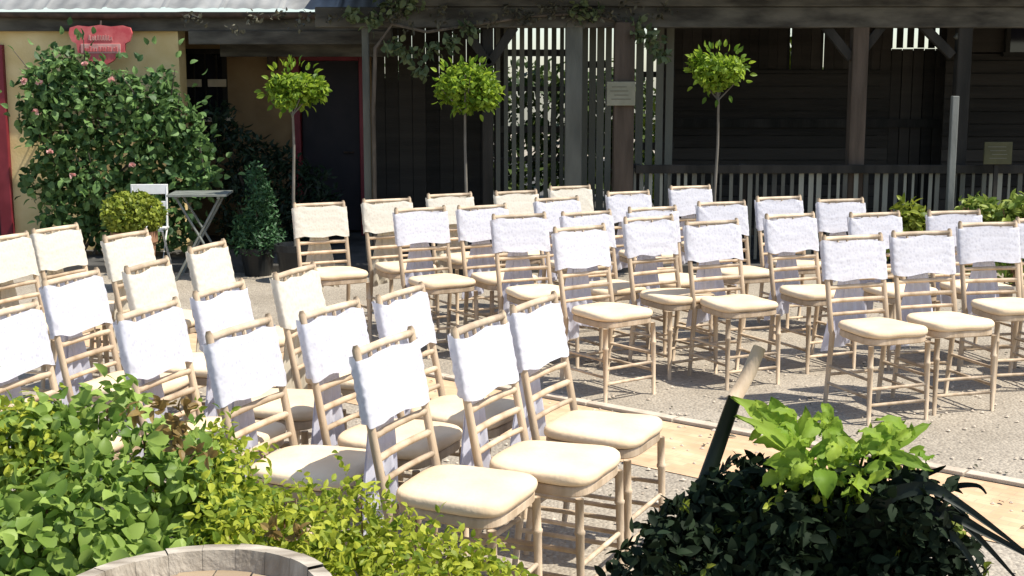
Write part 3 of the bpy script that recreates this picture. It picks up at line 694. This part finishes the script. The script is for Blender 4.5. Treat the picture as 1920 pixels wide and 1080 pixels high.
for i, row in enumerate(near):
    for j, c in enumerate(row):
        T = at(c[0], c[1], z=CH); iv = len(c) > 2
        lab = '%s-sashed chair, %s from the golden shrub, in the %s row of the near block' % ('ivory' if iv else 'white', NTH[j], ('aisle-side', 'second', 'third', 'fourth', 'last')[i])
        put(T, (65, 67, 72, 74, 70)[i], lab, iv, rng)
far = [
 [(1545, 5.45), (1675, 5.42), (1800, 5.6), (1908, 5.6)],
 [(1040, 6.6), (1172, 6.9), (1287, 6.5), (1437, 6.6), (1595, 6.4), (1742, 6.25)],
 [(925, 7.5), (1055, 7.42), (1180, 7.48), (1310, 7.6), (1420, 7.75), (1535, 7.35)],
 [(742, 8.25), (860, 8.2), (1005, 8.5), (1140, 8.75), (1258, 9.0)],
 [(552, 9.0, 1), (682, 9.06, 1), (803, 9.27, 1), (930, 9.25, 1), (1032, 9.5, 1)]]
for i, row in enumerate(far):
    for j, c in enumerate(row):
        k = (c[0]-960)/2400/math.cos(PITCH)*1.0
        for it in range(3):                     # distance on the row line through this chair
            Y = c[1]/(.87-.5*k); zc = (CH-EYE)/Y; depth = math.cos(PITCH)-zc*math.sin(PITCH); k = (c[0]-960)/2400*depth
        T = Vector((k*Y, Y)); iv = len(c) > 2
        lab = '%s-sashed chair, %s from the house, %s of the far block' % ('ivory' if iv else 'white', NTH[j], ('front row', 'second row', 'third row', 'fourth row', 'back row')[i])
        put(T, 28 if c[0] < 950 else max(12, (36 if i < 2 else 29)-(c[0]-1000)*(.030 if i < 2 else .026)), lab, iv, rng)
for o in ivory_list: ivorise(o)

# ------------------------------------------------------------------ foreground: barrel and shrubs
bx = thing('oak_barrel', 'weathered oak barrel with recessed head at the bottom edge', 'barrel', (-.595, 2.25, 0))
BZ = at(350, 1022, d=2.51).z; b = MB(); n = 22
for i in range(n):
    a0 = 2*math.pi*i/n; a1 = 2*math.pi*(i+.988)/n; prof = [(.235, 0), (.285, .25), (.30, .45), (.292, .62), (.268, BZ)]
    vs = []; dz = R.uniform(-.006, .006)
    for (r, z) in prof:
        for a in (a0, (a0+a1)/2, a1): vs.append((r*math.cos(a), r*math.sin(a), z+(dz if z == BZ else 0)))
    for (r, z) in ((.235, BZ+dz), (.225, BZ-.10)):
        for a in (a0, (a0+a1)/2, a1): vs.append((r*math.cos(a), r*math.sin(a), z))
    fs = []
    for k in range(6):
        for j in range(2): fs.append((k*3+j, k*3+j+1, (k+1)*3+j+1, (k+1)*3+j))
    b.add(vs, fs)
b.build('staves', M['oak_pale'], bx)
b = MB(); xx = -.228
while xx < .228:
    wd = .075; x1 = min(xx+wd, .228); 
    vs = []; y0 = math.sqrt(max(0, .23**2-min(abs(xx), .229)**2)); y1 = math.sqrt(max(0, .23**2-min(abs(x1), .229)**2)); zz = BZ-.045+R.uniform(-.003, .003)
    xm_ = (xx+x1)/2; ym = math.sqrt(max(0, .23**2-xm_**2))
    b.add([(xx, -y0, zz), (xm_, -ym, zz), (x1-.003, -y1, zz), (x1-.003, y1, zz), (xm_, ym, zz), (xx, y0, zz)], [(0, 1, 2, 3, 4, 5)]); xx = x1
b.build('head', M['oak_head'], bx)
for z0, z1, r0, r1 in ((.80, .85, .28, .275), (.62, .66, .295, .292), (.22, .26, .285, .289), (.03, .08, .245, .256)):
    b = MB(); b.lathe([(r0+.002, z0), (r0+.005, z0), (r1+.005, z1), (r1+.002, z1)], n=40); b.build('hoop', M['iron'], bx)

def shrub_at(px_, py_, d): return at(px_, py_, d=d)
# rounded-leaf shrub
rng = random.Random(91); t = thing('leafy_shrub', 'lush shrub with rounded mid green leaves at the lower left', 'shrub'); b = MB(); cl = []
prof = [(0, 800), (60, 788), (120, 800), (180, 770), (250, 820), (320, 830), (390, 865), (430, 915)]
for (p, y) in prof:
    for k in range(6):
        d = 3.25-.085*k+rng.uniform(-.08, .08); c = shrub_at(p+rng.uniform(-25, 25), y+k*62+rng.uniform(-15, 15), d); r = rng.uniform(.07, .11); cl.append((c, (r, r, r*.75), r*r))
for _ in range(26):
    c = Vector((rng.uniform(-1.45, -.75), rng.uniform(2.85, 3.3), rng.uniform(.2, .6))); cl.append((c, (.2, .2, .16), .03))
foliage(b, rng, cl, 11500, .038, .029, shell=.35, up=.9); 
for _ in range(45):
    c0 = rng.choice(cl[:48])[0]; d = rdir(rng, .4); d.y -= .3; b.leaf(c0+d*.1, rdir(rng, -.1), (rdir(rng, .6)+Vector((0, -.7, .4))).normalized(), .065, .052)
b.build('foliage', M['shrub_leaf'], t, smooth=True)
s = MB()
for c in cl[:48:2]: s.tube([(c[0].x*.9+rng.uniform(-.1, .1), 2.95, 0), (c[0]+Vector((c[0].x*.9, 2.95, .3)))/2, c[0]], [.012, .008, .004], 5)
s.build('stems', M['twig'], t)
r_ = MB()
for p, y in ((325, 795), (330, 832), (300, 765), (345, 765), (520, 1000), (560, 1003), (380, 850), (250, 770), (335, 820)):
    for k in range(10): r_.leaf(shrub_at(p+rng.uniform(-14, 14), y+rng.uniform(-12, 12), 2.95), rdir(rng, .3), rdir(rng, .6), .035, .018)
r_.build('young_leaves', M['red_leaf'], t)
# golden small-leaved shrub
rng = random.Random(92); t = thing('golden_shrub', 'golden yellow small-leaved shrub in front of the nearest chairs', 'shrub'); b = MB(); cl = []
prof = [(-10, 795), (40, 785), (90, 830), (280, 880), (385, 850), (430, 875), (470, 955), (530, 965), (600, 950), (660, 945), (720, 975), (780, 1005), (840, 1030), (900, 1055), (940, 1090)]
for (p, y) in prof:
    for k in range(6 if p > 390 else 2):
        d = 3.25-.085*k+rng.uniform(-.08, .08); c = shrub_at(p+rng.uniform(-22, 22), y+k*55+rng.uniform(-15, 15), d); r = rng.uniform(.07, .11); cl.append((c, (r, r, r*.8), r*r))
k0 = len(cl)
for _ in range(30):
    c = Vector((rng.uniform(-.75, .0), rng.uniform(2.85, 3.3), rng.uniform(.1, .45))); cl.append((c, (.17, .17, .14), .02))
foliage(b, rng, cl, 19000, .027, .016, shell=.35, up=.9)
for _ in range(90):
    c0 = rng.choice(cl[:k0])[0]; d = rdir(rng, .9)
    for k in range(9): b.leaf(c0+d*(.05+k*.012), rdir(rng, .3), rdir(rng, .8), .026, .013)
b.build('foliage', M['gold_leaf'], t)
s = MB()
for c in cl[:k0:2]: s.tube([(c[0].x*.9+rng.uniform(-.1, .1), 3.0, 0), (c[0]+Vector((c[0].x*.9, 3.0, .3)))/2, c[0]], [.010, .007, .003], 5)
s.build('stems', M['twig'], t)

# ------------------------------------------------------------------ foreground right: dark tub with shrub darkened to stand for shade, lime leaves, stake, sword leaves
TC = Vector((.72, 2.75, 0))
t = thing('planter_tub', 'black glazed tub at the lower right holding plants darkened for shade', 'planter', TC)
b = MB(); b.lathe([(0.001, 0), (.17, 0), (.24, .30), (.28, .62), (.30, .66), (.30, .70), (.27, .70), (.25, .62)], n=40); b.build('tub', M['dark_pot'], t, smooth=True)
b = MB(); b.lathe([(.26, .64), (.12, .66), (.001, .67)], n=30); b.build('soil', M['soil'], t)
rng = random.Random(95); t = thing('shaded_shrub', 'bushy plant with shade put into its leaf colour, spilling over the dark tub', 'shrub'); b = MB(); cl = []
for (p, y, r) in ((1400, 900, .06), (1350, 940, .07), (1440, 930, .08), (1300, 980, .08), (1380, 990, .10), (1470, 980, .10), (1560, 950, .09), (1640, 940, .09), (1720, 950, .08), (1260, 1030, .09), (1340, 1050, .11), (1440, 1050, .11), (1540, 1030, .11), (1640, 1020, .11), (1740, 1010, .09), (1220, 1090, .1), (1300, 1110, .12), (1420, 1120, .12), (1540, 1110, .12), (1660, 1100, .12), (1770, 1060, .08), (1500, 900, .05), (1600, 915, .05)):
    cl.append((at(p, y, d=2.72+rng.uniform(-.12, .1)), (r, r, r*.85), r*r))
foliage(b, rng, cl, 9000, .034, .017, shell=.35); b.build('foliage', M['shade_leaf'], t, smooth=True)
b = MB()
for _ in range(34):
    c0, r0, _w = rng.choice(cl); d = rdir(rng, .3); d.y = -abs(d.y)
    for k in range(rng.randint(2, 6)): b.leaf(c0+Vector((d.x*r0[0], d.y*r0[1], d.z*r0[2]))*1.05, rdir(rng, .2), rdir(rng, .5), .024, .014)
b.build('lit_sprays', M['box_leaf'], t)  # light-catching spots on the mound, painted with a paler leaf colour
s = MB()
for c in cl: s.tube([TC+Vector((rng.uniform(-.1, .1), rng.uniform(-.1, .1), .62)), c[0]], [.007, .003], 5)
s.build('stems', M['twig'], t)
t = thing('broad_leaf_plant', 'bright lime plant with broad wavy leaves on top of the shaded shrub', 'plant'); rng = random.Random(96)
def big_leaf(b, base, tip, wd, up, curl):
    base = Vector(base); tip = Vector(tip); ax = tip-base; up = Vector(up); sd = ax.cross(up).normalized(); nn = sd.cross(ax).normalized(); N_ = 9; vs = []; fs = []
    for i in range(N_):
        q = i/(N_-1); w_ = wd*math.sin(math.pi*min(1, .06+q*.94))**.8*(1-.25*q); p = base+ax*q+nn*(curl*math.sin(q*math.pi))
        for j in range(7):
            uu = (j-3)/3; vs.append(p+sd*uu*w_/2+nn*(abs(uu)*w_*.16+.006*math.sin(q*22+uu*5)*abs(uu)))
    for i in range(N_-1):
        for j in range(6): fs.append((i*7+j, i*7+j+1, (i+1)*7+j+1, (i+1)*7+j))
    b.add(vs, fs)
b = MB(); st = MB()
P = lambda x, y, d=2.72: at(x, y, d=d)
lv = [((1500, 850), (1385, 755), .075, 2.74), ((1490, 830), (1450, 752), .07, 2.70), ((1500, 840), (1510, 770), .06, 2.78), ((1530, 880), (1395, 790), .06, 2.68), ((1520, 870), (1440, 870), .06, 2.62), ((1560, 890), (1480, 905), .05, 2.6),
      ((1560, 880), (1540, 785), .04, 2.78), ((1600, 870), (1565, 800), .055, 2.75), ((1570, 900), (1590, 840), .085, 2.68), ((1600, 900), (1600, 935), .07, 2.55), ((1540, 880), (1550, 930), .06, 2.55), ((1620, 850), (1690, 795), .06, 2.74), ((1640, 860), (1735, 800), .045, 2.78), ((1600, 850), (1630, 800), .05, 2.8), ((1650, 860), (1710, 870), .055, 2.65), ((1620, 880), (1660, 890), .05, 2.6), ((1560, 860), (1520, 850), .08, 2.66), ((1590, 860), (1570, 820), .06, 2.72), ((1660, 850), (1740, 880), .035, 2.6), ((1475, 845), (1420, 830), .06, 2.7)]
for (a, c, wd, d) in lv:
    A = P(*a, d); C_ = P(*c, d+rng.uniform(-.06, .06)); big_leaf(b, A, A+(C_-A)*1.12, wd*.92, (rng.uniform(-.5, .5), rng.uniform(-.9, -.4), rng.uniform(.4, .9)), rng.uniform(.005, .02))
    st.tube([TC+Vector((rng.uniform(-.08, .08), 0, .64)), (TC+Vector((0, 0, .75))+A)/2, A], [.006, .005, .003], 6)
for _ in range(95):
    cx_, cy_ = rng.choice([(1430, 780), (1460, 800), (1500, 850), (1530, 890), (1570, 915), (1610, 900), (1640, 840), (1690, 815), (1560, 860), (1600, 850), (1480, 900), (1720, 850), (1550, 800)])
    A = P(cx_+rng.uniform(-25, 25), cy_+rng.uniform(-15, 15), 2.66+rng.uniform(-.1, .08)); d_ = rdir(rng, .15); l_ = rng.uniform(.035, .085)
    big_leaf(b, A, A+Vector((d_.x, d_.y*.6, d_.z*.7))*l_, rng.uniform(.02, .042), (rng.uniform(-.6, .6), rng.uniform(-.9, -.2), rng.uniform(.3, .9)), rng.uniform(.004, .016))
b.build('leaf_cluster', M['lime_leaf'], t, smooth=True); st.build('stalks', M['lime_leaf'], t, smooth=True)
# slanting handle, light above and shade below put into two colours
a = at(1424, 652, d=2.86); m_ = at(1378, 745, d=2.82); c = at(1322, 905, d=2.76); dirv = (c-m_).normalized(); e_ = c+dirv*((.66-c.z)/dirv.z)
t = thing('tool_handle', 'slanting tool handle with light on top and shade on the shaft put in by colour, left of lime plant', 'tool', e_)
b = MB(); b.tube([m_-e_, c-e_, (0, 0, 0)], [.016, .018, .018], 10); b.build('shaft', M['sword_leaf'], t, smooth=True)
b = MB(); b.tube([a-e_, (a+m_)/2-e_+Vector((.004, 0, 0)), m_-e_+(m_-c)*-.02], [.015, .0165, .0165], 10); b.build('lit_top', M['chair_wood'], t, smooth=True)
# strap-leaved plant
t = thing('strap_leaf_plant', 'strap-leaved plant with shade in its leaf colour arching out over the paving at the right', 'plant'); b = MB(); rng = random.Random(97)
def strap(pts, wd):
    N_ = len(pts); vs = []; fs = []
    for i, p in enumerate(pts):
        tt = (pts[min(i+1, N_-1)]-pts[max(i-1, 0)]).normalized(); sd = tt.cross(Vector((0, -1, .3))).normalized(); w_ = wd*(1-(i/(N_-1))**2.5)+.002
        vs += [p+sd*w_/2, p+Vector((0, .004, -.004)), p-sd*w_/2]
    for i in range(N_-1):
        for j in range(2): fs.append((i*3+j, i*3+j+1, (i+1)*3+j+1, (i+1)*3+j))
    b.add(vs, fs)
for ctl, wd in (([(1640, 960), (1730, 915), (1800, 945), (1930, 1040)], .030), ([(1640, 970), (1720, 935), (1810, 985), (1915, 1095)], .028), ([(1650, 985), (1760, 960), (1850, 1000), (1960, 1060)], .028), ([(1660, 960), (1720, 900), (1760, 880), (1775, 872)], .014), ([(1700, 950), (1780, 915), (1830, 910), (1850, 925)], .014), ([(1640, 960), (1700, 900), (1760, 920), (1820, 975)], .03), ([(1600, 1000), (1700, 960), (1790, 1010), (1850, 1100)], .03)):
    dd = 2.62+rng.uniform(-.06, .06); Q = [at(x, y, d=dd-.03*i) for i, (x, y) in enumerate(ctl)]; pts = []
    base = TC+Vector((.05, 0, .66)); Q = [base]+Q
    for i in range(len(Q)-1):
        p0 = Q[max(i-1, 0)]; p1 = Q[i]; p2 = Q[i+1]; p3 = Q[min(i+2, len(Q)-1)]
        for k in range(5):
            q = k/5; pts.append(.5*((2*p1)+(p2-p0)*q+(2*p0-5*p1+4*p2-p3)*q*q+(3*p1-p0-3*p2+p3)*q**3))
    pts.append(Q[-1]); strap(pts, wd)
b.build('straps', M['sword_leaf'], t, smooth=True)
